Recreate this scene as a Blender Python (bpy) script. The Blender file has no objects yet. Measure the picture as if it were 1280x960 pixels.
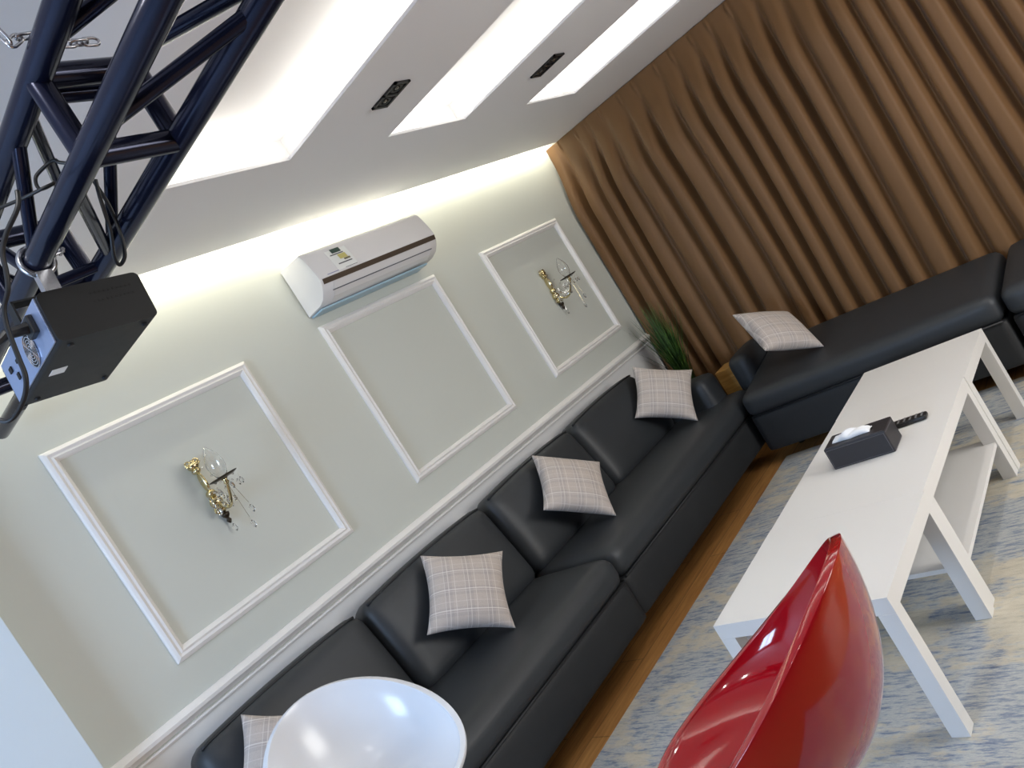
import bpy, bmesh, math, random
from mathutils import Vector, Matrix, noise
random.seed(7)
PI = math.pi
COL = bpy.context.scene.collection
sc = bpy.context.scene

# ------------------------------------------------------------------ materials
def srgb(r, g, b):
    f = lambda c: (c/12.92 if c <= .04045 else ((c+.055)/1.055)**2.4)
    return (f(r/255), f(g/255), f(b/255), 1)

class NT:
    def __init__(self, name, color=(.8,.8,.8,1), rough=.5, metal=0, **kw):
        self.m = bpy.data.materials.new(name); self.m.use_nodes = True
        self.t = self.m.node_tree; self.n = self.t.nodes; self.l = self.t.links
        self.b = self.n['Principled BSDF']
        self.b.inputs['Base Color'].default_value = color
        self.b.inputs['Roughness'].default_value = rough
        self.b.inputs['Metallic'].default_value = metal
        for k, v in kw.items(): self.b.inputs[k.replace('_', ' ')].default_value = v
    def node(self, t, **kw):
        n = self.n.new(t)
        for k, v in kw.items(): setattr(n, k, v)
        return n
    def link(self, a, b): self.l.new(a, b)
    def coords(self, scale=(1,1,1), rot=(0,0,0), kind='Object'):
        tc = self.node('ShaderNodeTexCoord'); mp = self.node('ShaderNodeMapping')
        mp.inputs['Scale'].default_value = scale; mp.inputs['Rotation'].default_value = rot
        self.link(tc.outputs[kind], mp.inputs['Vector']); return mp.outputs['Vector']
    def noise(self, vec, scale=5, detail=3, rough=.55):
        n = self.node('ShaderNodeTexNoise'); n.inputs['Scale'].default_value = scale
        n.inputs['Detail'].default_value = detail; n.inputs['Roughness'].default_value = rough
        self.link(vec, n.inputs['Vector']); return n.outputs['Fac']
    def ramp(self, fac, stops):
        r = self.node('ShaderNodeValToRGB'); e = r.color_ramp.elements
        while len(e) < len(stops): e.new(.5)
        for x, (p, c) in zip(e, stops): x.position = p; x.color = c
        self.link(fac, r.inputs['Fac']); return r.outputs['Color']
    def math(self, op, a, b=None):
        n = self.node('ShaderNodeMath', operation=op)
        for i, v in enumerate((a, b)):
            if v is None: continue
            if isinstance(v, (int, float)): n.inputs[i].default_value = v
            else: self.link(v, n.inputs[i])
        return n.outputs[0]
    def mix(self, fac, a, b, mode='MIX'):
        n = self.node('ShaderNodeMix', data_type='RGBA', blend_type=mode)
        for s, v in ((n.inputs['Factor'], fac), (n.inputs['A'], a), (n.inputs['B'], b)):
            pass
        ins = [i for i in n.inputs if i.enabled]
        for s, v in zip(ins, (fac, a, b)):
            if isinstance(v, (int, float, tuple)): s.default_value = v
            else: self.link(v, s)
        return [o for o in n.outputs if o.enabled][0]
    def base(self, c): self.link(c, self.b.inputs['Base Color'])
    def bump(self, h, strength=.2, dist=.01):
        n = self.node('ShaderNodeBump'); n.inputs['Strength'].default_value = strength
        n.inputs['Distance'].default_value = dist
        self.link(h, n.inputs['Height']); self.link(n.outputs['Normal'], self.b.inputs['Normal'])

M = {}
def paint(name, col, rough=.6, bumps=.03):
    t = NT(name, col, rough); v = t.coords()
    n = t.noise(v, 3, 4); t.base(t.mix(t.math('MULTIPLY', n, .12), col, tuple(c*.9 for c in col[:3])+(1,)))
    t.bump(t.noise(v, 160, 2), bumps, .002); M[name] = t.m
paint('wall_paint', srgb(205, 208, 200))
paint('stage_paint', srgb(84, 87, 94))
paint('dado_paint', srgb(222, 221, 219))
paint('trim_paint', srgb(236, 233, 230), .4, .01)
paint('ceiling_paint', srgb(238, 238, 240), .75)
paint('pillar_paint', srgb(216, 230, 240), .5)
paint('added_window_paint', srgb(230, 230, 230), .4)

t = NT('wood_floor', rough=.38)
br = t.node('ShaderNodeTexBrick'); br.offset = .37
for k, v in (('Scale', 1), ('Brick Width', 1.3), ('Row Height', .14), ('Mortar Size', .003), ('Mortar Smooth', .1), ('Bias', 0)):
    br.inputs[k].default_value = v
br.inputs['Color1'].default_value = srgb(204, 146, 82); br.inputs['Color2'].default_value = srgb(182, 124, 66)
br.inputs['Mortar'].default_value = srgb(70, 42, 22)
t.link(t.coords(), br.inputs['Vector'])
g = t.noise(t.coords((3, 42, 1)), 1.6, 6, .65)
t.base(t.mix(.55, br.outputs['Color'], t.ramp(g, [(.3, srgb(150, 98, 50)), (.7, srgb(220, 166, 100))])))
t.bump(br.outputs['Fac'], .15, .003); M['wood_floor'] = t.m

t = NT('rug_pile', rough=.95)
a = t.noise(t.coords((48, 9, 1)), 1.0, 6, .75)
b = t.noise(t.coords((1.5, 1.0, 1)), 1.6, 4, .65)
c = t.noise(t.coords((64, 10, 1), (0, 0, .05)), 1.0, 6, .75)
d = t.noise(t.coords((5, 2.6, 1)), 1.7, 5, .7)
beige = t.ramp(a, [(.30, srgb(152, 160, 160)), (.42, srgb(198, 190, 172)), (.58, srgb(210, 203, 186)), (.72, srgb(186, 170, 142))])
blue = t.ramp(c, [(.30, srgb(88, 102, 132)), (.43, srgb(140, 150, 166)), (.55, srgb(194, 195, 190)), (.72, srgb(116, 132, 158))])
s_ = t.math('ADD', t.math('MULTIPLY', b, 1.0), t.math('ADD', t.math('MULTIPLY', d, .6), t.math('MULTIPLY', a, .4)))
f_ = t.ramp(s_, [(.92, (0, 0, 0, 1)), (1.16, (1, 1, 1, 1))])
t.base(t.mix(f_, beige, blue))
t.bump(t.noise(t.coords(), 300, 2), .5, .004); M['rug_pile'] = t.m

def cloth(name, c0, c1, rough=.6, sheen=0., scale=600, bump=.15, var=4):
    t = NT(name, c0, rough); t.b.inputs['Sheen Weight'].default_value = sheen
    v = t.coords(); t.base(t.mix(t.noise(v, var, 3), c0, c1))
    t.bump(t.noise(v, scale, 2), bump, .001); M[name] = t.m
cloth('sofa_leatherette', srgb(50, 54, 58), srgb(44, 47, 51), .5, 0, 400, .12)
cloth('sofa_piping', srgb(32, 34, 38), srgb(30, 32, 36), .55)
cloth('sofa_base', srgb(36, 38, 41), srgb(32, 34, 37), .6)
cloth('curtain_satin', srgb(120, 85, 47), srgb(109, 77, 42), .6, .1, 900, .08, 2)

t = NT('plaid_fabric', rough=.85)
tc = t.node('ShaderNodeTexCoord'); sp = t.node('ShaderNodeSeparateXYZ'); t.link(tc.outputs['Object'], sp.inputs[0])
def stripes(sock, period, width, off=0.):
    fr = t.math('FRACT', t.math('ADD', t.math('MULTIPLY', sock, 1/period), off+100))
    return t.math('LESS_THAN', fr, width/period)
X, Z = sp.outputs['X'], sp.outputs['Z']
base = t.ramp(t.noise(t.coords(), 700, 2), [(.35, srgb(180, 168, 160)), (.65, srgb(204, 193, 185))])
c1 = t.mix(t.math('MULTIPLY', t.math('ADD', stripes(X, .087, .034, .2), stripes(Z, .087, .034, .55)), .20), base, srgb(146, 140, 142))
c2 = t.mix(t.math('MULTIPLY', stripes(X, .087, .004), .6), c1, srgb(222, 214, 208))
c3 = t.mix(t.math('MULTIPLY', stripes(X, .0435, .003, .37), .4), c2, srgb(236, 230, 224))
c4 = t.mix(t.math('MULTIPLY', stripes(Z, .087, .004, .3), .6), c3, srgb(236, 230, 224))
c5 = t.mix(t.math('MULTIPLY', stripes(Z, .0435, .003, .8), .4), c4, srgb(222, 212, 208))
t.base(c5); t.bump(t.noise(t.coords(), 900, 2), .3, .001); M['plaid_fabric'] = t.m

def simple(name, col, rough=.4, metal=0, **kw):
    t = NT(name, col, rough, metal, **kw); v = t.coords()
    r = t.noise(v, 30, 2); rr = t.math('ADD', t.math('MULTIPLY', r, .06), rough-.03)
    t.link(rr, t.b.inputs['Roughness']); M[name] = t.m
simple('white_foil', srgb(232, 230, 227), .32)
simple('ac_plastic', srgb(228, 226, 226), .22)
simple('ac_stripe', srgb(100, 88, 76), .3, .4)
simple('ac_slot', srgb(92, 96, 104), .5)
simple('ac_tray', srgb(168, 198, 214), .35)
simple('sticker_white', srgb(236, 238, 236), .4)
simple('sticker_green', srgb(62, 84, 74), .4)
simple('sticker_yellow', srgb(206, 196, 120), .4)
simple('sticker_olive', srgb(122, 116, 90), .4)
simple('sticker_dark', srgb(88, 88, 92), .4)
simple('sticker_blue', srgb(150, 150, 182), .4)
simple('red_abs', srgb(160, 8, 22), .09, 0, Coat_Weight=.5, Coat_Roughness=.03)
simple('white_abs', srgb(228, 230, 234), .2)
simple('chrome', (.8, .8, .82, 1), .08, 1)
simple('truss_metal', srgb(25, 29, 50), .2, .55)
simple('black_box', srgb(13, 14, 16), .5, 0, Specular_IOR_Level=.3)
simple('black_rubber', srgb(18, 19, 22), .5)
simple('black_hole', srgb(6, 6, 7), .8)
simple('panel_alu', srgb(150, 164, 196), .3, .6)
simple('gold', srgb(212, 196, 150), .18, 1)
simple('dark_bronze', srgb(58, 50, 40), .3, .8)
simple('tissue_paper', srgb(236, 238, 242), .9)
simple('stitched_leather', srgb(38, 36, 40), .45)
simple('stitch_thread', srgb(92, 90, 94), .7)
simple('remote_plastic', srgb(24, 24, 26), .4)
simple('remote_button', srgb(120, 118, 120), .5)
simple('planter_glaze', srgb(60, 56, 50), .4)
simple('soil', srgb(38, 28, 20), .95)
simple('downlight_trim', srgb(34, 33, 34), .45)
simple('downlight_lens', srgb(112, 108, 100), .2, .5)
simple('steel', srgb(196, 196, 200), .25, .9)
t = NT('honey_wood', rough=.4); gg = t.noise(t.coords((4, 4, 40)), 1.5, 5)
t.base(t.ramp(gg, [(.3, srgb(166, 120, 60)), (.7, srgb(206, 160, 92))])); M['honey_wood'] = t.m
t = NT('grass_blade', rough=.5)
t.base(t.ramp(t.noise(t.coords(), 18, 2), [(.3, srgb(28, 58, 22)), (.6, srgb(62, 98, 36)), (.8, srgb(112, 138, 62))])); M['grass_blade'] = t.m
t = NT('crystal', (1, 1, 1, 1), .02); t.b.inputs['Transmission Weight'].default_value = 1; t.b.inputs['IOR'].default_value = 1.5; M['crystal'] = t.m

# ------------------------------------------------------------------ geometry helpers
def new_obj(name, me, mat, parent=None, smooth=False):
    o = bpy.data.objects.new(name, me); COL.objects.link(o)
    mats = mat if isinstance(mat, (list, tuple)) else [mat]
    for m in mats: me.materials.append(M[m] if isinstance(m, str) else m)
    if smooth:
        for p in me.polygons: p.use_smooth = True
    if parent: o.parent = parent
    return o

class MB:
    def __init__(self): self.v = []; self.f = []; self.mi = []
    def add(self, vs, fs, mi=0):
        o = len(self.v); self.v += [tuple(x) for x in vs]
        self.f += [tuple(i+o for i in f) for f in fs]; self.mi += [mi]*len(fs); return self
    def box(self, x0, x1, y0, y1, z0, z1, mi=0, mat=None, bev=0.):
        bm = bmesh.new(); bmesh.ops.create_cube(bm, size=1)
        for v in bm.verts:
            v.co = Vector((x0+(v.co.x+.5)*(x1-x0), y0+(v.co.y+.5)*(y1-y0), z0+(v.co.z+.5)*(z1-z0)))
        if bev: bmesh.ops.bevel(bm, geom=bm.edges[:], offset=bev, segments=2, profile=.6, affect='EDGES')
        return self.bm(bm, mi, mat)
    def bm(self, bm, mi=0, mat=None):
        if mat: bm.transform(mat)
        bm.verts.index_update()
        self.add([v.co[:] for v in bm.verts], [[v.index for v in f.verts] for f in bm.faces], mi); bm.free(); return self
    def tube(self, pts, r, n=12, mi=0, closed=False, cap=True):
        pts = [Vector(p) for p in pts]; N = len(pts); rings = []
        up = None
        for i, p in enumerate(pts):
            if closed: d = pts[(i+1) % N]-pts[i-1]
            else: d = pts[min(i+1, N-1)]-pts[max(i-1, 0)]
            d.normalize()
            if up is None:
                up = Vector((0, 0, 1)) if abs(d.z) < .9 else Vector((1, 0, 0))
            a = d.cross(up)
            if a.length < 1e-4: a = d.cross(Vector((0, 1, 0)))
            a.normalize(); b = a.cross(d); up = b
            rr = r[i] if isinstance(r, (list, tuple)) else r
            rings.append([p+(a*math.cos(2*PI*k/n)+b*math.sin(2*PI*k/n))*rr for k in range(n)])
        vs = [v for ring in rings for v in ring]; fs = []
        for i in range(N if closed else N-1):
            j = (i+1) % N
            for k in range(n):
                k2 = (k+1) % n; fs.append((i*n+k, i*n+k2, j*n+k2, j*n+k))
        if cap and not closed: fs += [tuple(range(n))[::-1], tuple((N-1)*n+k for k in range(n))]
        return self.add(vs, fs, mi)
    def lathe(self, prof, n=24, mi=0, mat=None):
        vs = []; fs = []; P = len(prof)
        for k in range(n):
            a = 2*PI*k/n
            for r, z in prof: vs.append(Vector((r*math.cos(a), r*math.sin(a), z)))
        for k in range(n):
            k2 = (k+1) % n
            for i in range(P-1): fs.append((k*P+i, k2*P+i, k2*P+i+1, k*P+i+1))
        if prof[0][0] > 1e-5: fs.append(tuple(k*P for k in range(n))[::-1])
        if prof[-1][0] > 1e-5: fs.append(tuple(k*P+P-1 for k in range(n)))
        if mat: vs = [mat @ v for v in vs]
        return self.add(vs, fs, mi)
    def soft(self, x0, x1, y0, y1, z0, z1, r=.05, bulge=(0, 0, 0), n=14, mat=None, mi=0, warp=None):
        c = Vector(((x0+x1)/2, (y0+y1)/2, (z0+z1)/2)); h = Vector(((x1-x0)/2, (y1-y0)/2, (z1-z0)/2))
        r = min(r, min(h)*.98)
        bm = bmesh.new(); bmesh.ops.create_cube(bm, size=2)
        bmesh.ops.subdivide_edges(bm, edges=bm.edges[:], cuts=n, use_grid_fill=True)
        for v in bm.verts:
            u = v.co.copy()
            # spread samples towards the rounded borders
            q = Vector([math.copysign(abs(math.sin(a*PI/2))**.9, a) for a in u])
            p = Vector([q[i]*h[i] for i in range(3)])
            inner = Vector([max(-(h[i]-r), min(h[i]-r, p[i])) for i in range(3)])
            d = p-inner
            if d.length > 1e-9: p = inner + d.normalized()*r
            for i in range(3):
                if bulge[i]:
                    j, k = [a for a in range(3) if a != i]
                    w = (1-min(1, (p[j]/h[j])**2))*(1-min(1, (p[k]/h[k])**2))
                    p[i] += math.copysign(1, p[i])*bulge[i]*w*min(1, abs(p[i])/h[i]*1.0)
            v.co = p+c
            if warp: v.co = warp(v.co)
        return self.bm(bm, mi, mat)
    def build(self, name, mat, parent=None, smooth=False, auto=None):
        me = bpy.data.meshes.new(name); me.from_pydata(self.v, [], self.f)
        bm = bmesh.new(); bm.from_mesh(me); bmesh.ops.remove_doubles(bm, verts=bm.verts, dist=1e-5)
        bmesh.ops.recalc_face_normals(bm, faces=bm.faces) if not any(self.mi) else None
        if any(self.mi): bm.free()
        else: bm.to_mesh(me); bm.free()
        o = new_obj(name, me, mat, parent, smooth)
        if any(self.mi):
            for p, i in zip(me.polygons, self.mi): p.material_index = i
        if auto:
            for p in me.polygons: p.use_smooth = True
            me.set_sharp_from_angle(angle=math.radians(auto))
        return o

def thing(name, label, cat, loc=(0, 0, 0), rotz=0, group=None):
    o = bpy.data.objects.new(name, None); COL.objects.link(o); o.empty_display_size = .1
    o.location = loc; o.rotation_euler = (0, 0, rotz); o['label'] = label; o['category'] = cat
    if group: o['group'] = group
    return o
def tag(o, label, cat, group=None):
    o['label'] = label; o['category'] = cat
    if group: o['group'] = group
    return o
def struct(o): o['kind'] = 'structure'; return o
def copy_tree(o, parent=None):
    c = o.copy(); COL.objects.link(c)
    if parent: c.parent = parent
    for ch in list(o.children): copy_tree(ch, c)
    return c
def axis_mat(p, d):
    d = Vector(d).normalized(); return Matrix.Translation(p) @ d.to_track_quat('Z', 'Y').to_matrix().to_4x4()

# ------------------------------------------------------------------ the room
XW, XE, YS, ZC, ZU = -7.0, .22, -5.2, 2.56, 2.72
b = MB(); b.box(XW-.1, XE+.1, YS-.1, .1, -.1, 0); struct(b.build('floor', 'wood_floor'))
b = MB(); b.box(XW-.1, XE+.1, 0, .12, .955, ZU+.1, 0); b.box(XW-.1, XE+.1, 0, .12, 0, .955, 1)
struct(b.build('wall_north', ['wall_paint', 'dado_paint']))
b = MB(); b.box(XE, XE+.12, YS, 0, 0, ZU+.1); struct(b.build('wall_east', 'wall_paint'))
b = MB(); b.box(XW-.1, -3.0, YS-.12, YS, 0, ZU+.1); b.box(-1.2, XE+.1, YS-.12, YS, 0, ZU+.1); b.box(-3.0, -1.2, YS-.12, YS, 0, .8); b.box(-3.0, -1.2, YS-.12, YS, 2.2, ZU+.1)
struct(b.build('wall_south', 'stage_paint'))
b = MB()
for a in ((-3.0, -2.95, .8, 2.2), (-1.25, -1.2, .8, 2.2), (-2.95, -1.25, .8, .85), (-2.95, -1.25, 2.15, 2.2), (-2.12, -2.08, .85, 2.15)): b.box(a[0], a[1], YS-.09, YS-.03, a[2], a[3])
struct(b.build('added_window_2', 'added_window_paint'))  # unseen window, added so fill light can enter behind the camera
WY0, WY1, WZ0, WZ1 = -1.9, -.9, .9, 2.3        # opening in the west wall for an added, unseen window
b = MB(); b.box(XW-.12, XW, YS, WY0, 0, ZU+.1); b.box(XW-.12, XW, WY1, 0, 0, ZU+.1)
b.box(XW-.12, XW, WY0, WY1, 0, WZ0); b.box(XW-.12, XW, WY0, WY1, WZ1, ZU+.1)
struct(b.build('wall_west', 'stage_paint'))
b = MB()
for a in ((WY0, WY0+.05, WZ0, WZ1), (WY1-.05, WY1, WZ0, WZ1), (WY0, WY1, WZ0, WZ0+.05), (WY0, WY1, WZ1-.05, WZ1), ((WY0+WY1)/2-.02, (WY0+WY1)/2+.02, WZ0, WZ1)):
    b.box(XW-.09, XW-.03, *a)
struct(b.build('added_window_1', 'added_window_paint'))  # unseen window, added to let cool light in from the left
b = MB(); b.box(-6.9, -4.355, -.10, 0, 0, ZC, bev=.003); struct(b.build('wall_left', 'pillar_paint'))

SY0, SY1 = -4.4, -.8455
SLOTS = [(-3.485, -2.923), (-2.361, -1.793), (-1.235, -.692)]
b = MB()
xs = [XW]+[x for s in SLOTS for x in s]+[XE]
for i in range(0, len(xs), 2): b.box(xs[i], xs[i+1], SY0, SY1, ZC, ZC+.012)
b.box(XW, XE, SY1, -.12, ZC, ZC+.012); b.box(XW, XE, YS, SY0, ZC, ZC+.012)
b.box(XW, XE, YS, 0, ZU, ZU+.08)
for x0, x1 in SLOTS:                                # side walls of each lit recess
    e = .15
    b.box(x0-e-.02, x0-e, SY0-e, SY1+e, ZC+.012, ZU); b.box(x1+e, x1+e+.02, SY0-e, SY1+e, ZC+.012, ZU)
    b.box(x0-e, x1+e, SY1+e, SY1+e+.02, ZC+.012, ZU); b.box(x0-e, x1+e, SY0-e-.02, SY0-e, ZC+.012, ZU)
struct(b.build('ceiling', 'ceiling_paint'))

def frame_trim(n, x0, x1, z0, z1, w=.05, d=.022):
    prof = [(0, 0), (0, .010), (.006, d*.72), (.016, d), (.026, d*.82), (.034, d), (.044, d*.6), (w, .006), (w, 0)]
    cs = [((x0, z0), (1, 1)), ((x1, z0), (-1, 1)), ((x1, z1), (-1, -1)), ((x0, z1), (1, -1))]
    vs = []; fs = []; P = len(prof)
    for (x, z), (sx, sz) in cs:
        for u, t_ in prof: vs.append((x+sx*u, -t_, z+sz*u))
    for i in range(4):
        j = (i+1) % 4
        for k in range(P-1): fs.append((i*P+k, j*P+k, j*P+k+1, i*P+k+1))
    b = MB(); b.add(vs, fs); return struct(b.build('trim_%d' % n, 'trim_paint'))
frame_trim(1, -3.970, -3.052, 1.160, 2.077)
frame_trim(2, -2.598, -1.693, 1.160, 2.075)
frame_trim(3, -1.240, -.320, 1.160, 2.077)
def rail_trim(n, z0, z1, prof):
    vs = []; fs = []; P = len(prof)
    for x in (-4.355, XE):
        for u, t_ in prof: vs.append((x, -t_, z0+(z1-z0)*u))
    for k in range(P-1): fs.append((k, P+k, P+k+1, k+1))
    b = MB(); b.add(vs, fs); return struct(b.build('trim_%d' % n, 'trim_paint'))
rail_trim(4, .968, 1.020, [(0, 0), (0, .012), (.18, .02), (.35, .03), (.6, .032), (.8, .022), (1, .012), (1, 0)])
rail_trim(5, .945, .962, [(0, 0), (.1, .008), (.5, .012), (.9, .008), (1, 0)])
b = MB(); b.box(-4.355, XE, -.015, 0, 0, .1, bev=.004); struct(b.build('baseboard_north', 'trim_paint'))

# ------------------------------------------------------------------ rug
b = MB(); b.soft(-4.35, -.735, -3.3, -.815, .001, .014, .006, n=6)
tag(b.build('rug', 'rug_pile', smooth=False), 'beige and blue streaked rug under the white tables', 'rug')

# ------------------------------------------------------------------ curtain
pl = [0.0, .134, .302, .406, .544, .718, .851, 1.039, 1.17, 1.326, 1.453, 1.601]
while pl[-1] < 4.3: pl.append(pl[-1]+random.choice((.12, .135, .15, .17)))
rnd = [random.random() for _ in pl]
def curtain_x(s, z):
    d = (2.556-z)/2.55                                # 0 at the heading, 1 at the hem
    q = s + .16*d*noise.noise(Vector((s*1.1, d*.8, 3.3))) + .03*noise.noise(Vector((s*4, d*1.2, 9.1)))*d
    ease = min(1, max(0, (d-.008)/.22)); ease = ease*ease*(3-2*ease)
    q = max(pl[0], min(q, pl[-1]-1e-4)); k = next(i for i in range(len(pl)-1) if pl[i] <= q < pl[i+1])
    L = pl[k+1]-pl[k]; u = (q-pl[k])/L
    sm = lambda e: max(0, min(1, e))**2*(3-2*max(0, min(1, e)))
    d0 = .35+.65*rnd[k]; d1 = .35+.65*rnd[k+1]            # how deep the groove at either side runs
    left = 1-d0*(1-sm(u/.26)); right = 1-d1*sm((u-.60)/.40)
    g = 1-min(left, right)*(.82+.18*math.sin(PI*min(1, u*1.1)))
    g = g*(.5+.5*min(1, L/.15))
    x = -.14*(.08+.92*ease)*(1-g)*(1-.10*d)
    pin = max([max(0, 1-abs(s-p)/.013) for p in pl])
    x -= .016*pin*math.exp(-((d-.020)/.016)**2)          # pinched tacks under the heading tape
    x += .018*noise.noise(Vector((s*2.6, z*1.1, 1.7)))*min(1, d*3)
    return x+.045
NS, NZ = 620, 64
vs = []; fs = []
for i in range(NS+1):
    s = .015+4.2*i/NS
    for j in range(NZ+1):
        t_ = j/NZ; z = 2.556-2.545*(t_**1.5)
        vs.append((curtain_x(s, z), -s, z))
for i in range(NS):
    for j in range(NZ):
        a = i*(NZ+1)+j; fs.append((a, a+1, a+NZ+2, a+NZ+1))
b = MB(); b.add(vs, fs); o = b.build('curtain', 'curtain_satin', smooth=True)
md = o.modifiers.new('thick', 'SOLIDIFY'); md.thickness = .002
tag(o, 'floor-length brown satin pinch-pleat curtain covering the end wall', 'curtain')

# ------------------------------------------------------------------ sofas
def sofa(name, label, x0, x1, y_front, backs, arm=None, seat_x=None, legs=True):
    t = thing(name, label, 'sofa', ((x0+x1)/2, -.4, 0), group='charcoal sofas around the tables'); ox, oy = (x0+x1)/2, -.4
    L = lambda m: Matrix.Translation((-ox, -oy, 0))
    T = Matrix.Translation((-ox, -oy, 0))
    b = MB(); b.soft(x0+.004, x1-.004, y_front+.012, -.05, .13, .335, .02, n=8, mat=T); b.build('base', 'sofa_base', t, True)
    b = MB(); b.soft(x0, x1-.004, y_front, -.20, .325, .478, .06, (0, .012, .018), n=20, mat=T); s = b.build('seat_cushion', 'sofa_leatherette', t, True)
    b = MB(); b.tube([(x0+.02-ox, y_front+.012-oy, .333), (x1-.02-ox, y_front+.012-oy, .333)], .006, 8); b.build('piping', 'sofa_piping', s, True)
    bx1 = backs[-1][1]
    b = MB(); b.soft(x0+.01, bx1-.01, -.115, -.035, .13, .80, .03, n=8, mat=T); b.build('back_frame', 'sofa_base', t, True)
    for (a, c) in backs:
        R = Matrix.Translation(((a+c)/2-ox, -.225-oy, .445)) @ Matrix.Rotation(math.radians(-13), 4, 'X')
        w = (c-a)/2-.004
        def warp(p, w=w):
            p = p.copy(); k = max(0, p.z/.47)
            p.z += .012*k*(1-(p.x/w)**2)
            return p
        b = MB(); b.soft(-w, w, -.10, .085, 0, .465, .065, (.004, .03, .004), n=16, mat=R, warp=warp)
        cu = b.build('back_cushion', 'sofa_leatherette', t, True)
        b = MB(); pts = []
        for i in range(25):
            xx = -w+.035+(2*w-.07)*i/24; e = max(0, abs(xx)/w-.85)/.15
            pts.append(R @ Vector((xx, -.078, .453-.018*e*e+.012*(1-(xx/w)**2))))
        b.tube(pts, .006, 8); b.build('piping', 'sofa_piping', cu, True)
    for (a, c) in (arm or []):
        b = MB(); b.soft(a, c, -.60, -.045, .13, .665, .05, (.006, .012, .01), n=12, mat=T); b.build('armrest', 'sofa_leatherette', t, True)
    for lx in (x0+.07, x1-.07):
        for ly in (-.46, -.12):
            b = MB(); b.lathe([(.02, 0), (.026, .132)], 14, mat=Matrix.Translation((lx-ox, ly-oy, 0))); b.build('leg', 'black_rubber', t, True)
    return t
sofa('sofa', 'charcoal sofa against the panelled wall, behind the white chair', -4.165, -2.485, -.775, [(-4.16, -3.352), (-3.348, -2.488)])
sofa('sofa', 'charcoal sofa against the panelled wall, in the corner beside the plant', -2.475, -.56, -.755, [(-2.472, -1.622), (-1.618, -.785)], [(-.78, -.562)])

def side_sofa(label, y1, y0, arm):
    ox, oy = -.45, (y0+y1)/2
    t = thing('sofa', label, 'sofa', (ox, oy, 0), group='charcoal sofas around the tables'); T = Matrix.Translation((-ox, -oy, 0))
    b = MB(); b.soft(-.838, -.12, y0+.004, y1-.004, .10, .345, .02, n=8, mat=T); b.build('base', 'sofa_base', t, True)
    def warp(p):
        p = p.copy(); w = min(1, max(0, (p.x+.80)/.70)); k = min(1, max(0, (p.z-.335)/.15))
        yy = min(1, max(0, (p.y+2.3)/1.3))
        p.z += k*w*(.042+.042*yy); return p
    b = MB(); b.soft(-.85, -.105, y0, y1, .335, .487, .055, (.01, 0, .008), n=20, mat=T, warp=warp); s = b.build('seat_cushion', 'sofa_leatherette', t, True)
    b = MB(); b.tube([(-.840-ox, y0+.02-oy, .343), (-.840-ox, y1-.02-oy, .343)], .006, 8); b.build('piping', 'sofa_piping', s, True)
    if arm:
        b = MB(); b.soft(-.50, -.10, -.80, -.65, .10, .652, .05, (.01, .006, .01), n=12, mat=T); b.build('armrest', 'sofa_leatherette', t, True)
    for ly in (y0+.07, y1-.07):
        for lx in (-.54, -.2):
            b = MB(); b.lathe([(.02, 0), (.026, .105)], 14, mat=Matrix.Translation((lx-ox, ly-oy, 0))); b.build('leg', 'black_rubber', t, True)
    return t
side_sofa('backless charcoal sofa in front of the curtain, with one checked cushion and a short armrest', -.788, -2.235, True)
side_sofa('backless charcoal sofa before the curtain, cut by the right edge of the photo', -2.25, -3.9, False)

# ------------------------------------------------------------------ cushions
def pillow(label, c, rows, s):
    n = 26; vs = []; fs = []; h = s/2
    for side in (-1, 1):
        for i in range(n+1):
            for j in range(n+1):
                u = math.sin((i/n*2-1)*PI/2); v = math.sin((j/n*2-1)*PI/2)
                k = .13
                x = h*u*(1-k*(1-v*v)*u*u)*1.03; z = h*v*(1-k*(1-u*u)*v*v)*1.03
                th = .072*(max(0, (1-u*u)*(1-v*v)))**.42
                th += .006*noise.noise(Vector((u*2+c[0]*7, v*2, side)))*(1-u*u)*(1-v*v)
                vs.append((x, side*th, z))
    W = n+1
    for sd in (0, 1):
        for i in range(n):
            for j in range(n):
                a = sd*W*W+i*W+j; q = (a, a+1, a+W+1, a+W)
                fs.append(q if sd else q[::-1])
    b = MB(); b.add(vs, fs); o = b.build('throw_pillow', 'plaid_fabric', None, True)
    r = Matrix(rows); o.rotation_mode = 'QUATERNION'; o.rotation_quaternion = r.to_quaternion(); o.location = c
    tag(o, label, 'cushion', 'checked cushions on the sofas'); PIL.append(o); return o
PIL = []
R1 = ((.7008, .1681, .6933), (-.4883, .8215, .2944), (-.52, -.5449, .6578))
pillow('grey checked cushion half hidden behind the white chair', (-3.945, -.385, .695), R1, .36)
pillow('grey checked cushion facing square-on, just right of the white chair', (-2.945, -.365, .695), R1, .36)
pillow('grey checked cushion leaning on the sofa back midway along the panelled wall', (-2.023, -.365, .698),
       ((.672, -.0124, .7405), (-.4046, .8313, .3811), (-.6203, -.5557, .5536)), .375)
pillow('grey checked cushion against the armrest in front of the grass plant', (-.854, -.355, .70),
       ((.5291, .3752, .7611), (-.633, .7719, .0595), (-.5651, -.5132, .6459)), .375)
pillow('beige checked cushion alone on the backless sofa by the curtain', (-.585, -1.10, .715),
       ((.7543, .0546, .6543), (-.4659, .7466, .4748), (-.4626, -.663, .5886)), .38)

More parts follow.
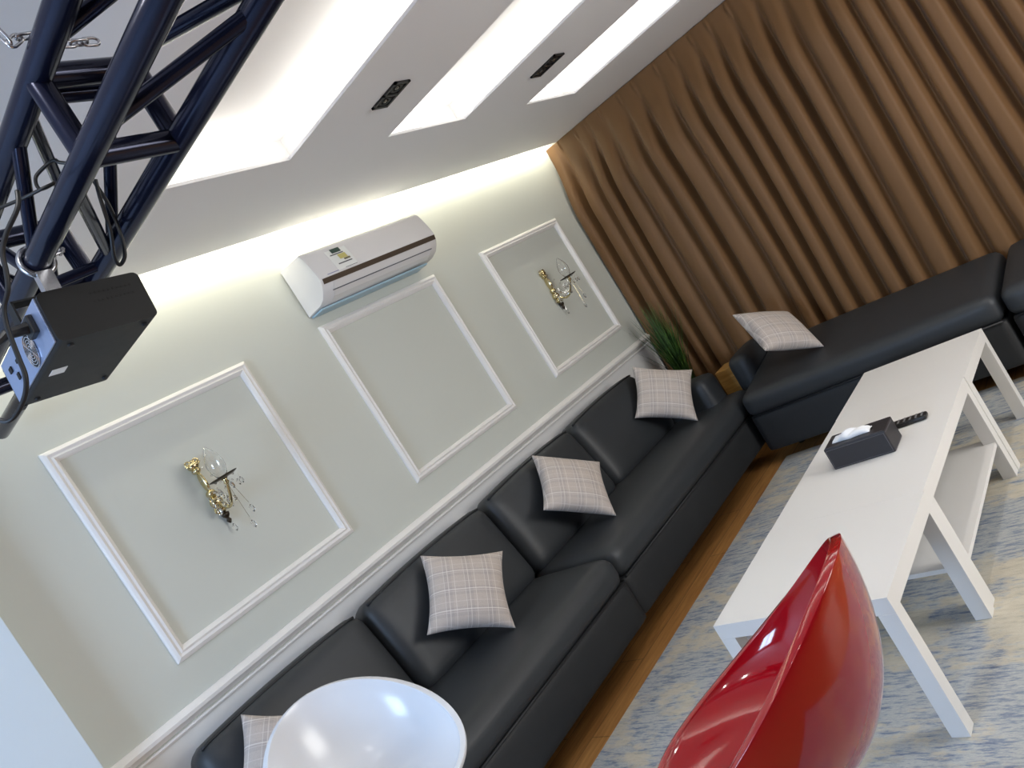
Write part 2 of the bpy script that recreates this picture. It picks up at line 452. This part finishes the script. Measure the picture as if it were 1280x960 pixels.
from mathutils.bvhtree import BVHTree
def world_bvh(objs):
    vs, ps = [], []
    for o in objs:
        k = len(vs); mw = o.matrix_world; vs += [mw @ v.co for v in o.data.vertices]; ps += [tuple(k+i for i in p.vertices) for p in o.data.polygons]
    return BVHTree.FromPolygons(vs, ps)
bpy.context.view_layer.update()
SOFA = world_bvh([o for o in COL.objects if o.type == 'MESH' and o.parent and (o.parent.name.startswith('sofa') or (o.parent.parent and o.parent.parent.name.startswith('sofa')))])
for o in PIL:                                          # let every cushion rest on the sofa without sinking in
    for k in range(60):
        bpy.context.view_layer.update()
        if not world_bvh([o]).overlap(SOFA): break
        o.location += Vector((-.0029, -.0026, .0008))
# ------------------------------------------------------------------ white tables
TX, TY, YAW = -3.1923, -2.1704, -.0164
def tpos(u, v): return (TX+math.cos(YAW)*u-math.sin(YAW)*v, TY+math.sin(YAW)*u+math.cos(YAW)*v, .014)
H = .438
def table(name, label, u0, u1, v0, v1, shelf, group=None):
    lx, ly = u1-u0, v1-v0
    t = thing(name, label, 'table', tpos(u0, v0), YAW, group)
    b = MB(); b.box(0, lx, 0, ly, H-.05, H, bev=.0006); b.build('table_top', 'white_foil', t)
    for a in (0, lx-.05):
        for c in (0, ly-.05):
            b = MB(); b.box(a, a+.05, c, c+.05, 0, H-.0502, bev=.0008); b.build('leg', 'white_foil', t)
    if shelf:
        b = MB(); e, g = .006, .0506
        ol = [(g, e), (lx-g, e), (lx-g, g), (lx-e, g), (lx-e, ly-g), (lx-g, ly-g), (lx-g, ly-e), (g, ly-e), (g, ly-g), (e, ly-g), (e, g), (g, g)]
        b.add([(x, y, .145) for x, y in ol]+[(x, y, .161) for x, y in ol], [tuple(range(12))[::-1], tuple(range(12, 24))]+[(k, (k+1) % 12, 12+(k+1) % 12, 12+k) for k in range(12)])
        b.build('shelf', 'white_foil', t)
    return t
table('side_table', 'square white side table nearest the red chair', 0, .5498, 0, .55, False, 'white side tables')
table('coffee_table', 'long white coffee table with a lower shelf, under the tissue box', 0.5502, 1.4498, .004, .548, True)
table('side_table', 'square white side table at the far end by the backless sofa', 1.4502, 2.0, 0, .55, False, 'white side tables')

TT = .014+H
t = thing('tissue_box', 'black stitched leather tissue box on the white coffee table', 'tissue box', (-2.211, -1.903, TT))
b = MB(); b.box(-.063, .063, -.118, .118, 0, .088, bev=.004); bd = b.build('body', 'stitched_leather', t)
b = MB()
for z in (.006, .080):
    b.tube([(-.0635, -.112, z), (-.0635, .112, z)], .0012, 6); b.tube([(-.058, -.1185, z), (.058, -.1185, z)], .0012, 6)
for y in (-.112, .112): b.tube([(-.0635, y, .006), (-.0635, y, .080)], .0012, 6)
b.tube([(-.056, -.112, .0885), (-.056, .112, .0885)], .0012, 6); b.tube([(.056, -.112, .0885), (.056, .112, .0885)], .0012, 6)
b.build('stitching', 'stitch_thread', bd)
b = MB(); b.lathe([(.0, .0), (1, 0), (1, .002), (0, .002)], 28, mat=Matrix.Translation((0, .012, .0875)) @ Matrix.Diagonal((.032, .075, 1, 1))); b.build('slot', 'black_hole', t)
vs = []; fs = []
for i in range(25):
    for j in range(9):
        u = i/24*2-1; v = j/8*2-1
        x = v*.034*(1-.3*abs(u)); y = .018+u*.074
        z = .0895+(.019*(1-u*u)**.6)*(1-v*v)**.5*(1+.3*math.sin(u*7+v*2)) + .004*math.sin(u*11+v*5)*(1-v*v)
        vs.append((x, y, z))
for i in range(24):
    for j in range(8): a = i*9+j; fs.append((a, a+9, a+10, a+1))
b = MB(); b.add(vs, fs); o = b.build('tissue', 'tissue_paper', t, True)
md = o.modifiers.new('thick', 'SOLIDIFY'); md.thickness = .002

t = thing('remote_control', 'black remote control lying on the coffee table behind the tissue box', 'remote control', (-2.045, -2.005, TT), math.radians(2))
b = MB(); b.soft(-.024, .024, -.095, .095, .0005, .019, .008, n=8); b.build('body', 'remote_plastic', t, True)
for r in range(6):
    for c in range(3):
        b = MB(); b.lathe([(.0045, 0), (.0045, .0015), (.003, .002), (0, .002)], 10, mat=Matrix.Translation((-.013+.013*c, -.08+.022*r, .0188))); b.build('button', 'remote_button', t)

# ------------------------------------------------------------------ shell chairs
A_, B_, ZB_, ZF_, P_ = .2555, .2489, .3415, .0389, 1.394
def shell_pt(ph, tt):
    zr = ZF_+(ZB_-ZF_)*((1+math.cos(ph))/2)**P_
    g = max(0, math.sin(tt*PI/2))**.75; h = 1-math.cos(tt*PI/2)
    return Vector((A_*math.sin(ph)*g, -B_*math.cos(ph)*g, zr*h))
def bar_chair(label, x, y, zs, yaw, mat):
    t = thing('bar_stool', label, 'chair', (x, y, .0146), yaw); zs -= .0146
    n, m = 72, 26; vs = []; fs = []
    for i in range(m+1):
        tt = (i/m)**1.2 if i else 0
        for k in range(n): vs.append(shell_pt(2*PI*k/n, tt)+Vector((0, 0, zs)))
    for i in range(m):
        for k in range(n):
            k2 = (k+1) % n; fs.append((i*n+k, i*n+k2, (i+1)*n+k2, (i+1)*n+k))
    b = MB(); b.add(vs, fs); o = b.build('seat_shell', mat, t, True)
    md = o.modifiers.new('thick', 'SOLIDIFY'); md.thickness = .018; md.offset = 0; md.use_rim = True
    md = o.modifiers.new('round', 'BEVEL'); md.width = .005; md.segments = 3; md.limit_method = 'ANGLE'; md.angle_limit = math.radians(50)
    b = MB(); b.lathe([(.085, zs-.028), (.085, zs-.016), (.05, zs-.008), (0, zs-.008)], 24); b.build('seat_plate', 'chrome', t, True)
    b = MB(); b.lathe([(.028, .02), (.028, .36), (.02, .365), (.02, zs-.02)], 24); b.build('stem', 'chrome', t, auto=40)
    b = MB(); b.lathe([(.17, 0), (.175, .006), (.15, .016), (.06, .03), (.034, .06), (.03, .075), (0, .075)], 40); b.build('base', 'chrome', t, auto=50)
    b = MB(); b.tube([(.12*math.sin(2*PI*k/32), .04+.12*math.cos(2*PI*k/32), .3) for k in range(32)], .009, 10, closed=True)
    b.tube([(0, .028, .3), (0, .16, .3)], .008, 8); b.build('footrest', 'chrome', t, True)
    return t
bar_chair('glossy red shell chair in front of the white tables', -3.995, -2.284, .669, .076, 'red_abs')
bar_chair('glossy white shell chair in front of the sofa', -4.032, -1.024, .608, 3.064, 'white_abs')

# ------------------------------------------------------------------ air conditioner
t = thing('air_conditioner', 'white split air conditioner high on the panelled wall', 'air conditioner', (-2.18, 0, 2.12)); oz = 2.12
prof = [(-.002, 2.134), (-.13, 2.14), (-.170, 2.153), (-.200, 2.178), (-.222, 2.208), (-.231, 2.235), (-.230, 2.255), (-.222, 2.30), (-.206, 2.358), (-.196, 2.382), (-.184, 2.393), (-.10, 2.396), (-.002, 2.396)]
def extrude(prof, x0, x1, inset=.0):
    vs = []; n = len(prof)
    cy = sum(p[0] for p in prof)/n; cz = sum(p[1] for p in prof)/n
    secs = [(x0, .97), (x0+.008, 1), (x1-.008, 1), (x1, .97)]
    for x, s in secs:
        for y, z in prof: vs.append((x, min(-.001, cy+(y-cy)*s), cz+(z-cz)*s-oz))
    fs = []
    for i in range(len(secs)-1):
        for k in range(n): k2 = (k+1) % n; fs.append((i*n+k, i*n+k2, (i+1)*n+k2, (i+1)*n+k))
    fs += [tuple(range(n))[::-1], tuple((len(secs)-1)*n+k for k in range(n))]
    return vs, fs
b = MB(); b.add(*extrude(prof, -.43, .43)); body = b.build('housing', 'ac_plastic', t, auto=38)
def strip(name, mat, pts, x0, x1, parent, lift=.0012):
    vs = []; fs = []
    for x in (x0, x1):
        for y, z in pts: vs.append((x, y-lift, z-oz))
    n = len(pts)
    for k in range(n-1): fs.append((k, k+1, n+k+1, n+k))
    b = MB(); b.add(vs, fs); o = b.build(name, mat, parent)
    md = o.modifiers.new('t', 'SOLIDIFY'); md.thickness = .001; md.offset = 0; return o
strip('trim_stripe', 'ac_stripe', [(-.2235, 2.210), (-.2312, 2.235)], -.418, .424, t)
strip('louver', 'ac_plastic', [(-.2215, 2.207), (-.200, 2.178), (-.170, 2.153), (-.135, 2.141)], -.36, .37, t, .003)
strip('louver_slot', 'ac_slot', [(-.1985, 2.1765), (-.1945, 2.173)], -.37, .38, t, .0045)
b = MB(); b.box(-.415, .39, -.105, -.004, 2.124-oz, 2.1345-oz, bev=.003); b.build('back_tray', 'ac_tray', t)
def face_pt(v):   # a point on the front face, v = 0 at its top, 1 at the stripe
    pts = [(-.206, 2.358), (-.222, 2.30), (-.230, 2.255), (-.231, 2.238)]
    f = v*3; i = min(2, int(f)); u = f-i
    return (pts[i][0]+(pts[i+1][0]-pts[i][0])*u, pts[i][1]+(pts[i+1][1]-pts[i][1])*u)
lab = strip('energy_label', 'sticker_white', [face_pt(v/6*.86) for v in range(7)], -.30, -.165, t)
def patch(mat, x0, x1, v0, v1, lift=.003, parent=lab):
    strip('label_mark', mat, [face_pt(v0), face_pt((v0+v1)/2), face_pt(v1)], x0, x1, parent, lift)
patch('sticker_green', -.265, -.205, -.02, .12)
patch('sticker_dark', -.285, -.20, .15, .18); patch('sticker_yellow', -.245, -.195, .2, .36); patch('sticker_olive', -.225, -.185, .37, .44)
patch('sticker_dark', -.275, -.185, .5, .54); patch('sticker_dark', -.25, -.17, .80, .84)
patch('sticker_blue', -.375, -.30, .80, .88, .0025, t)

# ------------------------------------------------------------------ wall sconces
def sconce(label, x):
    t = thing('wall_sconce', label, 'wall lamp', (x, 0, 1.56), group='crystal wall sconces')
    b = MB()
    prof = [(0, -.022), (.018, -.02), (.030, -.012), (.034, 0)]
    for z, sx, sz in ((.212, .85, .6), (.19, .6, .5), (.135, .36, 1.6), (.08, .7, .6), (.04, .95, .9), (.005, .65, .7)):
        bm = bmesh.new(); bmesh.ops.create_uvsphere(bm, u_segments=18, v_segments=10, radius=1)
        mt = Matrix.Translation((0, -.014, z)) @ Matrix.Diagonal((.030*sx, .024, .030*sz, 1)); b.bm(bm, 0, mt)
    for s in (-1, 1):     # scrolls at the top and bottom of the plate
        for z0, dz in ((.205, 1), (.03, -1)):
            pts = []
            for k in range(16):
                a = k/15*PI*1.6; r = .022*(1-k/22)
                pts.append((s*(.012+r*math.sin(a)), -.018, z0+dz*(.01+r*(1-math.cos(a))*.9)))
            b.tube(pts, [.0042*(1-k/24) for k in range(16)], 8)
    for k in range(7):      # a fan of leaves crowning the plate
        a = math.radians(-66+22*k); b.tube([(0, -.014, .205), (.022*math.sin(a), -.024, .205+.022*math.cos(a)), (.038*math.sin(a), -.020, .205+.034*math.cos(a))], [.004, .0055, .0015], 8)
    b.build('back_plate', 'gold', t, True)
    b = MB(); b.lathe([(.0, -.066), (.006, -.06), (.011, -.05), (.006, -.04), (.015, -.03), (.018, -.018), (.0, -.01)], 16, mat=Matrix.Translation((0, -.02, 0))); b.build('finial', 'dark_bronze', t, True)
    b = MB(); pts = []
    for k in range(22):
        u = k/21
        pts.append((0, -.02-.16*u, .035-.055*math.sin(u*PI*.9)+.065*u*u))
    b.tube(pts, [.0075-.002*abs(2*k/21-1) for k in range(22)], 10)
    b.lathe([(.004, 0), (.012, .01), (.008, .02), (.016, .03)], 16, mat=Matrix.Translation((0, -.18, .072)))
    b.build('arm', 'gold', t, True)
    b = MB(); b.lathe([(.006, -.003), (.04, -.003), (.056, .002), (.06, .006), (.056, .007), (.04, .002), (.006, .002)], 28, mat=Matrix.Translation((0, -.18, .104))); b.build('drip_tray', 'dark_bronze', t, True)
    b = MB(); b.lathe([(.015, 0), (.024, .012), (.034, .04), (.036, .065), (.028, .095), (.016, .118), (.006, .135), (.0, .14)], 24, mat=Matrix.Translation((0, -.18, .106)))
    o = b.build('glass_shade', 'crystal', t, True); md = o.modifiers.new('t', 'SOLIDIFY'); md.thickness = .0025; md.offset = -1
    def drop(p, s=1.):
        b = MB(); bm = bmesh.new(); bmesh.ops.create_icosphere(bm, subdivisions=1, radius=1)
        for v in bm.verts: v.co = Vector((v.co.x*.009*s, v.co.y*.009*s, v.co.z*.02*s*(1 if v.co.z < 0 else .7)))
        b.bm(bm, 0, Matrix.Translation(p)); b.tube([(p[0], p[1], p[2]+.012*s), (p[0], p[1], p[2]+.03*s)], .0008, 6)
        b.build('crystal_drop', 'crystal', t)
    bm = bmesh.new(); bmesh.ops.create_icosphere(bm, subdivisions=1, radius=.0055); bd = MB(); bd.bm(bm)
    first = None
    for s in (-1, 1):       # bead swags from the plate to the tray
        for k in range(7):
            u = k/6; p = (s*.02*(1-u)+s*.04*u, -.03-.15*u, .19*(1-u)+.10*u-.07*math.sin(u*PI))
            if first is None: first = o = bd.build('bead', 'crystal', t)
            else: o = first.copy(); COL.objects.link(o)
            o.location = p
    for k in range(6):
        a = 2*PI*k/6+.3; drop((.054*math.cos(a), -.18+.054*math.sin(a), .062), .9)
    for k in range(10):
        a = 2*PI*k/10; drop((.034*math.cos(a), -.05+.020*math.sin(a), .03+.03*math.sin(a*3)), .8)
    for k in range(6):
        a = 2*PI*k/6; drop((.028*math.cos(a), -.115+.02*math.sin(a), .015), .75)
    for p in ((0, -.18, -.11), (.02, -.2, -.055), (.0, -.03, -.085), (-.03, -.05, .0), (.03, -.06, .02)): drop(p, 1.1)
    b = MB(); b.tube([(0, -.18, -.08), (0, -.18, .075)], .0007, 6); b.tube([(.02, -.2, -.03), (.01, -.185, .075)], .0007, 6); b.build('drop_wire', 'gold', t)
    return t
sconce('gold wall sconce with crystal drops in the large panel nearest the truss', -3.515)
sconce('gold wall sconce with crystal drops in the panel nearest the curtain', -.80)

# ------------------------------------------------------------------ ceiling downlights
def downlight(label, x0, x1, y0, y1):
    cx, cy = (x0+x1)/2, (y0+y1)/2; w, l = (x1-x0)/2, (y1-y0)/2
    t = thing('ceiling_spotlight', label, 'ceiling light', (cx, cy, ZC), group='twin black spotlights in the ceiling')
    b = MB()
    b.box(-w, w, -l, -l+.012, -.008, 0); b.box(-w, w, l-.012, l, -.008, 0); b.box(-w, -w+.012, -l, l, -.008, 0); b.box(w-.012, w, -l, l, -.008, 0); b.box(-w, w, -.006, .006, -.008, 0)
    b.build('frame', 'downlight_trim', t)
    b = MB(); b.box(-w+.01, w-.01, -l+.01, l-.01, -.002, -.0004); b.build('recess', 'black_hole', t)
    for s in (-1, 1):
        b = MB(); b.lathe([(.030, -.003), (.027, -.006), (.018, -.004), (.016, -.003), (0, -.003)], 20, mat=Matrix.Translation((0, s*l*.5, 0))); lp = b.build('lamp', 'downlight_trim', t, True)
        b = MB(); b.lathe([(.012, -.0035), (.008, -.006), (0, -.007)], 16, mat=Matrix.Translation((0, s*l*.5, 0))); b.build('lens', 'downlight_lens', lp, True)
downlight('twin black ceiling spotlight between the wide lit slot and the middle slot', -2.675, -2.588, -1.287, -1.12)
downlight('twin black ceiling spotlight between the middle lit slot and the slot nearest the curtain', -1.552, -1.458, -1.308, -1.133)

# ------------------------------------------------------------------ truss
xB, zB, s_, h_ = -4.229, 2.196, .1855, .16
CH = dict(A=(xB, zB+h_), B=(xB, zB), C=(xB+s_, zB), D=(xB+s_, zB+h_))
ty0 = -.36
t = thing('truss', 'dark blue steel box truss hanging below the ceiling', 'truss', (xB+s_/2, -1.7, zB)); OT = Vector((xB+s_/2, -1.7, zB))
def cp(c, y): return Vector((CH[c][0], y, CH[c][1]))-OT
for c in 'ABCD':
    b = MB(); b.tube([cp(c, -3.3), cp(c, -.06 if c in 'CD' else ty0-.005)], .0255, 20); b.build('chord', 'truss_metal', t, auto=40)
def brace(c0, y0, c1, y1, r=.015):
    b = MB(); b.tube([cp(c0, y0), cp(c1, y1)], r, 14); b.build('brace', 'truss_metal', t, auto=40)
for y in (-2.45, -1.84, -1.23, -.62):
    for p in ('AD', 'AB', 'BC', 'CD'): brace(p[0], y, p[1], y, .0225)
brace('A', -1.785, 'D', -1.775, .017)
# diagonals as the photograph shows them, repeated by bay
brace('B', -1.92, 'C', -2.21, .0145); brace('C', -2.24, 'B', -2.40, .0145)
brace('A', -1.93, 'D', -2.22, .0145); brace('D', -2.24, 'A', -2.40, .0145)
brace('D', -1.90, 'C', -2.30, .0145); brace('B', -2.40, 'A', -2.12, .0145)
brace('A', -1.68, 'B', -1.44, .0135); brace('B', -1.40, 'A', -1.28, .0135)
brace('B', -1.75, 'C', -1.37, .0135); brace('C', -1.33, 'B', -1.27, .0135)
brace('A', -1.76, 'D', -1.34, .0125); brace('D', -1.68, 'C', -1.40, .0135)
for y in (-1.15,): brace('B', y, 'C', y+.25, .0135); brace('A', y, 'B', y+.25, .0135); brace('A', y, 'D', y+.25, .0135); brace('D', y, 'C', y+.25, .0135)
for y in (-2.52,): brace('B', y, 'C', y-.27, .0145); brace('A', y, 'D', y-.27, .0145); brace('A', y, 'B', y-.27, .0145)

t = thing('chain', 'silver link chain hanging the truss from the ceiling at top left', 'chain', (xB-.036, -1.878, zB+h_-.03))
path = [Vector((-.006, -.012, .226-.0225*k)) for k in range(7)]
path += [Vector((.036-.046*math.cos(a), -.012, .03+.046*math.sin(a))) for a in (.75, 1.25, 1.75, 2.25)]
path += [Vector((.085+.021*k, -.012, .056)) for k in range(4)]
b = MB()
for i in range(len(path)-1):
    a, c = path[i], path[i+1]; d = (c-a); L = d.length
    m = axis_mat((a+c)/2, d) @ Matrix.Rotation(PI/2*(i % 2), 4, 'Z')
    lp = []
    for k in range(16):
        ang = 2*PI*k/16; z = .010*math.sin(ang)+math.copysign(.006, math.sin(ang)) ; lp.append(m @ Vector((.0075*math.cos(ang), 0, z)))
    b.tube(lp, .0028, 8, closed=True)
b.build('chain_links', 'steel', t, True)
b = MB(); b.lathe([(.022, .222), (.022, .232), (.0, .232)], 16); b.build('ceiling_plate', 'steel', t)

# ------------------------------------------------------------------ stage light on the truss
BC = Vector((-4.2515, -1.448, 2.007)); BR = Matrix(((.995, .028, .097), (-.027, 1, -.01), (-.097, .008, .995)))
t = thing('stage_light', 'black stage effect light clamped under the truss', 'stage light', BC)
t.rotation_mode = 'QUATERNION'; t.rotation_quaternion = BR.to_quaternion()
w, l, h = .0965, .185, .05
b = MB()
def rr(x0, x1, z0, z1, y, r, top_only=True):   # rounded end outline
    pts = []
    for (cx, cz, a0) in ((x1-r, z1-r, 0), (x0+r, z1-r, 90), (x0+r, z0+r, 180), (x1-r, z0+r, 270)):
        for k in range(5): a = math.radians(a0+k*22.5); pts.append((cx+r*math.cos(a), y, cz+r*math.sin(a)))
    return pts
o1 = rr(-w, w, -h, h, -l, .012); o2 = rr(-w, w, -h, h, l, .012); n = len(o1)
b.add(o1+o2, [tuple(range(n)), tuple(range(n, 2*n))[::-1]]+[(k, n+k, n+(k+1) % n, (k+1) % n) for k in range(n)])
body = b.build('housing', 'black_box', t, auto=35)
b = MB()
for r in range(2):
    for k in range(10): b.box(-.005+.0085*k-.0015, -.005+.0085*k+.0015, -l-.0006, -l+.001, .008+.017*r, .0115+.017*r)
b.build('vent_holes', 'black_hole', body)
b = MB(); b.box(-w-.003, -w+.0005, -l+.012, l-.012, -h+.006, h-.004, bev=.001); rear = b.build('rear_panel', 'panel_alu', t)
RX = -w-.003
b = MB()
for r in (.034, .028, .022, .016, .010):
    b.tube([(RX-.002, -.045+r*math.cos(2*PI*k/24), -.008+r*math.sin(2*PI*k/24)) for k in range(24)], .0011, 6, closed=True)
for a in (PI/4, 3*PI/4): b.tube([(RX-.002, -.045+.034*math.cos(a), -.008+.034*math.sin(a)), (RX-.002, -.045-.034*math.cos(a), -.008-.034*math.sin(a))], .0011, 6)
fan = b.build('fan_grille', 'steel', rear)
b = MB(); b.lathe([(.033, 0), (.033, .0012), (0, .0012)], 28, mat=axis_mat((RX, -.045, -.008), (-1, 0, 0))); b.build('fan_opening', 'black_hole', rear)
b = MB(); b.box(RX-.012, RX, -.135, -.095, -.005, .033, bev=.003); b.tube([(RX-.01, -.115, .014), (RX-.05, -.115, .012), (RX-.07, -.112, .0)], [.012, .010, .006], 10); b.build('power_plug', 'black_rubber', rear)
for (y, z, sy, sz) in ((.055, .012, .02, .008), (.09, -.01, .014, .014), (.06, -.02, .008, .006), (.12, .015, .02, .012)):
    b = MB(); b.box(RX-.003, RX, y-sy/2, y+sy/2, z-sz/2, z+sz/2, bev=.001); b.build('port', 'black_hole', rear)
b = MB(); b.box(-.075, -.045, -.02, .015, -h-.0008, -h+.0002, mat=Matrix.Rotation(0, 4, 'Z')); b.build('sticker', 'sticker_white', body)
for x in (-.07, .075):
    for y in (-.155, .155):
        b = MB(); b.lathe([(.006, 0), (.006, -.004), (.003, -.005), (0, -.005)], 12, mat=Matrix.Translation((x, y, -h))); b.build('foot', 'black_rubber', body)
b = MB(); b.box(-w-.004, -w+.012, l-.002, l+.028, -h-.001, -h+.002); b.build('mounting_tab', 'black_box', body)
# yoke bracket and half-clamp round the chord
b = MB(); b.box(-.085, .085, -.0175, .0175, h+.055, h+.059)
for s in (-1, 1): b.box(s*.0835-.002, s*.0835+.002, -.0175, .0175, h-.006, h+.058)
b.build('yoke', 'black_box', t)
cl = BR.transposed() @ (Vector((xB, -1.448, zB))-BC)
b = MB(); b.tube([(cl.x+.032*math.cos(a), cl.y, cl.z+.032*math.sin(a)) for a in [2*PI*k/28 for k in range(28)]], .0065, 10, closed=True)
b.box(cl.x-.016, cl.x+.016, cl.y-.012, cl.y+.012, h+.057, cl.z-.027); clamp = b.build('clamp', 'steel', t, auto=50)
b = MB(); b.tube([(cl.x+.03, cl.y, cl.z+.005), (cl.x+.06, cl.y, cl.z+.012)], .004, 8); b.tube([(cl.x+.055, cl.y-.014, cl.z+.011), (cl.x+.055, cl.y+.014, cl.z+.011)], .004, 8); b.build('wing_bolt', 'steel', clamp)

def spline(pts, n=8):
    pts = [Vector(p) for p in pts]; out = []
    for i in range(len(pts)-1):
        p0, p1, p2, p3 = pts[max(i-1, 0)], pts[i], pts[i+1], pts[min(i+2, len(pts)-1)]
        for k in range(n):
            u = k/n
            out.append(.5*((2*p1)+(p2-p0)*u+(2*p0-5*p1+4*p2-p3)*u*u+(3*p1-p0-3*p2+p3)*u**3))
    return out+[pts[-1]]
def cable(label, pts, r=.0042, name='cable'):
    b = MB(); b.tube(spline(pts), r, 8); tag(b.build(name, 'black_rubber', None, True), label, 'cable', 'black cables on the truss')
cable('black cable hanging in a loop from the truss chord above the stage light', [(-4.068, -1.56, 2.318), (-4.066, -1.55, 2.315), (-4.07, -1.541, 2.311), (-4.073, -1.543, 2.239), (-4.083, -1.538, 2.174), (-4.096, -1.527, 2.127), (-4.111, -1.512, 2.114), (-4.120, -1.53, 2.131), (-4.117, -1.57, 2.172), (-4.109, -1.59, 2.23), (-4.10, -1.60, 2.27)], .0042, 'hanging_cable')
cable('thin black cable curled inside the truss above the left clamp', [(-4.16, -1.68, 2.27), (-4.179, -1.661, 2.289), (-4.183, -1.655, 2.299), (-4.198, -1.64, 2.298), (-4.217, -1.62, 2.289), (-4.225, -1.625, 2.262), (-4.204, -1.645, 2.258), (-4.226, -1.64, 2.255), (-4.257, -1.60, 2.262), (-4.30, -1.56, 2.27)], .0036)
cable('black power cable drooping down the rear of the stage light', [(-4.31, -1.72, 2.22), (-4.325, -1.717, 2.191), (-4.354, -1.688, 2.163), (-4.371, -1.671, 2.138), (-4.381, -1.663, 2.105), (-4.392, -1.654, 2.077), (-4.408, -1.638, 2.053), (-4.417, -1.63, 2.027), (-4.423, -1.626, 1.998), (-4.429, -1.623, 1.964), (-4.435, -1.619, 1.931), (-4.446, -1.609, 1.907), (-4.462, -1.592, 1.889), (-4.478, -1.576, 1.88), (-4.489, -1.563, 1.887), (-4.50, -1.55, 1.92), (-4.47, -1.57, 2.0), (-4.43, -1.567, 2.021)], .0045, 'power_cord')

# ------------------------------------------------------------------ plant and wooden stand in the corner
t = thing('potted_grass', 'tall green grass plant in the corner behind the sofa arm', 'plant', (-.30, -.24, 0))
b = MB(); b.lathe([(.0, .0), (.09, 0), (.10, .02), (.125, .52), (.13, .56), (.12, .56), (.115, .50), (0, .50)], 32); b.build('planter', 'planter_glaze', t, auto=40)
b = MB(); b.lathe([(.114, .49), (.08, .525), (0, .535)], 24); b.build('soil', 'soil', t, True)
b = MB()
for k in range(210):
    a = random.uniform(0, 2*PI); r0 = random.uniform(0, .05); L = random.uniform(.40, .74); lean = random.uniform(.02, .55)*random.random()
    w = random.uniform(.003, .0055); d = Vector((math.cos(a), math.sin(a), 0)); sd = Vector((-d.y, d.x, 0))
    vs = []; fs = []
    for i in range(8):
        u = i/7; p = d*(r0+L*lean*u**1.7)+Vector((0, 0, .51+L*u*(1-.18*lean*u)))
        ww = w*(1-u**2.2)+.0004
        p.y = min(p.y, .215); p.x = min(p.x, .20)
        vs += [p-sd*ww, p+d*ww*.3, p+sd*ww]
    for i in range(7):
        for j in range(2): q = i*3+j; fs.append((q, q+1, q+4, q+3))
    b.add(vs, fs)
b.build('foliage', 'grass_blade', t, True)
t = thing('wooden_stand', 'small honey-coloured wooden stand wedged between the two sofa arms', 'stand', (-.27, -.545, 0))
b = MB(); b.box(-.09, .09, -.07, .07, .38, .585, bev=.004); b.build('top_block', 'honey_wood', t)
for x in (-.07, .07):
    for y in (-.052, .052):
        b = MB(); b.box(x-.014, x+.014, y-.014, y+.014, 0, .379, bev=.002); b.build('leg', 'honey_wood', t)

# ------------------------------------------------------------------ lights
def area(name, loc, size, size_y, energy, color, direction, spread=180):
    l = bpy.data.lights.new(name, 'AREA'); l.shape = 'RECTANGLE'; l.size = size; l.size_y = size_y
    l.energy = energy; l.color = color; l.spread = math.radians(spread)
    o = bpy.data.objects.new(name, l); COL.objects.link(o); o.location = loc
    o.rotation_euler = Vector(direction).to_track_quat('-Z', 'Y').to_euler(); return o
WARM = (1, .95, .83)
LED = 2.2
ym = (SY0+SY1)/2; ly = SY1-SY0
for x0, x1 in SLOTS:
    area('led_strip', (x1+.10, ym, ZC+.03), ly, .03, LED*1.5, WARM, (-.35, 0, 1))
    area('led_strip', ((x0+x1)/2, SY1+.10, ZC+.03), x1-x0, .03, LED*(x1-x0)/ly*1.5, WARM, (0, -.35, 1))
area('cove_strip', (-2.1, -.10, ZC+.06), 4.5, .02, 8.0, (1, .95, .78), (0, .8, -.6))
area('window_fill', (XW-.2, (WY0+WY1)/2, (WZ0+WZ1)/2), .95, 1.35, 46, (.50, .70, 1), (1, 0, 0))  # cool light from the left, put in behind the added west window
area('window_fill', (-2.1, YS-.2, 1.5), 1.7, 1.3, 42, (1, .96, .88), (0, 1, 0))  # added fill lamp behind the unseen south window, lifts wall and table sides
for x, y in ((-2.63, -2.5), (-1.5, -2.5), (-2.63, -3.7), (-1.5, -3.7), (-4.55, -1.9), (-4.7, -2.7)):     # added fill lamps without fixtures, over the tables and near the red chair
    l = bpy.data.lights.new('fill_spot', 'AREA'); l.shape = 'DISK'; l.size = .07; l.energy = 1.7; l.color = (1, .98, .95); l.spread = math.radians(150)
    o = bpy.data.objects.new('fill_spot', l); COL.objects.link(o); o.location = (x, y, ZC-.004)
w = bpy.data.worlds.new('World'); sc.world = w; w.use_nodes = True
w.node_tree.nodes['Background'].inputs[0].default_value = (.5, .65, .9, 1); w.node_tree.nodes['Background'].inputs[1].default_value = 1.0

# ------------------------------------------------------------------ camera
cam = bpy.data.cameras.new('camera'); co = bpy.data.objects.new('camera', cam); COL.objects.link(co)
cam.sensor_width = 36; cam.sensor_fit = 'HORIZONTAL'; cam.lens = 960.2511/1280*36; cam.clip_start = .02
R = ((.55309495, -.64238682, -.53049519), (-.39373015, .35961187, -.84596446), (.73420879, .67677063, -.05402755))
m = Matrix(((R[0][0], -R[1][0], -R[2][0], -4.9624), (R[0][1], -R[1][1], -R[2][1], -3.0873), (R[0][2], -R[1][2], -R[2][2], 1.5361), (0, 0, 0, 1)))
co.matrix_world = m; sc.camera = co
sc.view_settings.view_transform = 'Standard'; sc.view_settings.look = 'None'; sc.view_settings.gamma = 1; sc.view_settings.exposure = .9
sc.view_settings.use_curve_mapping = False
sc.cycles.use_denoising = True; sc.cycles.max_bounces = 8; sc.cycles.sample_clamp_indirect = 6
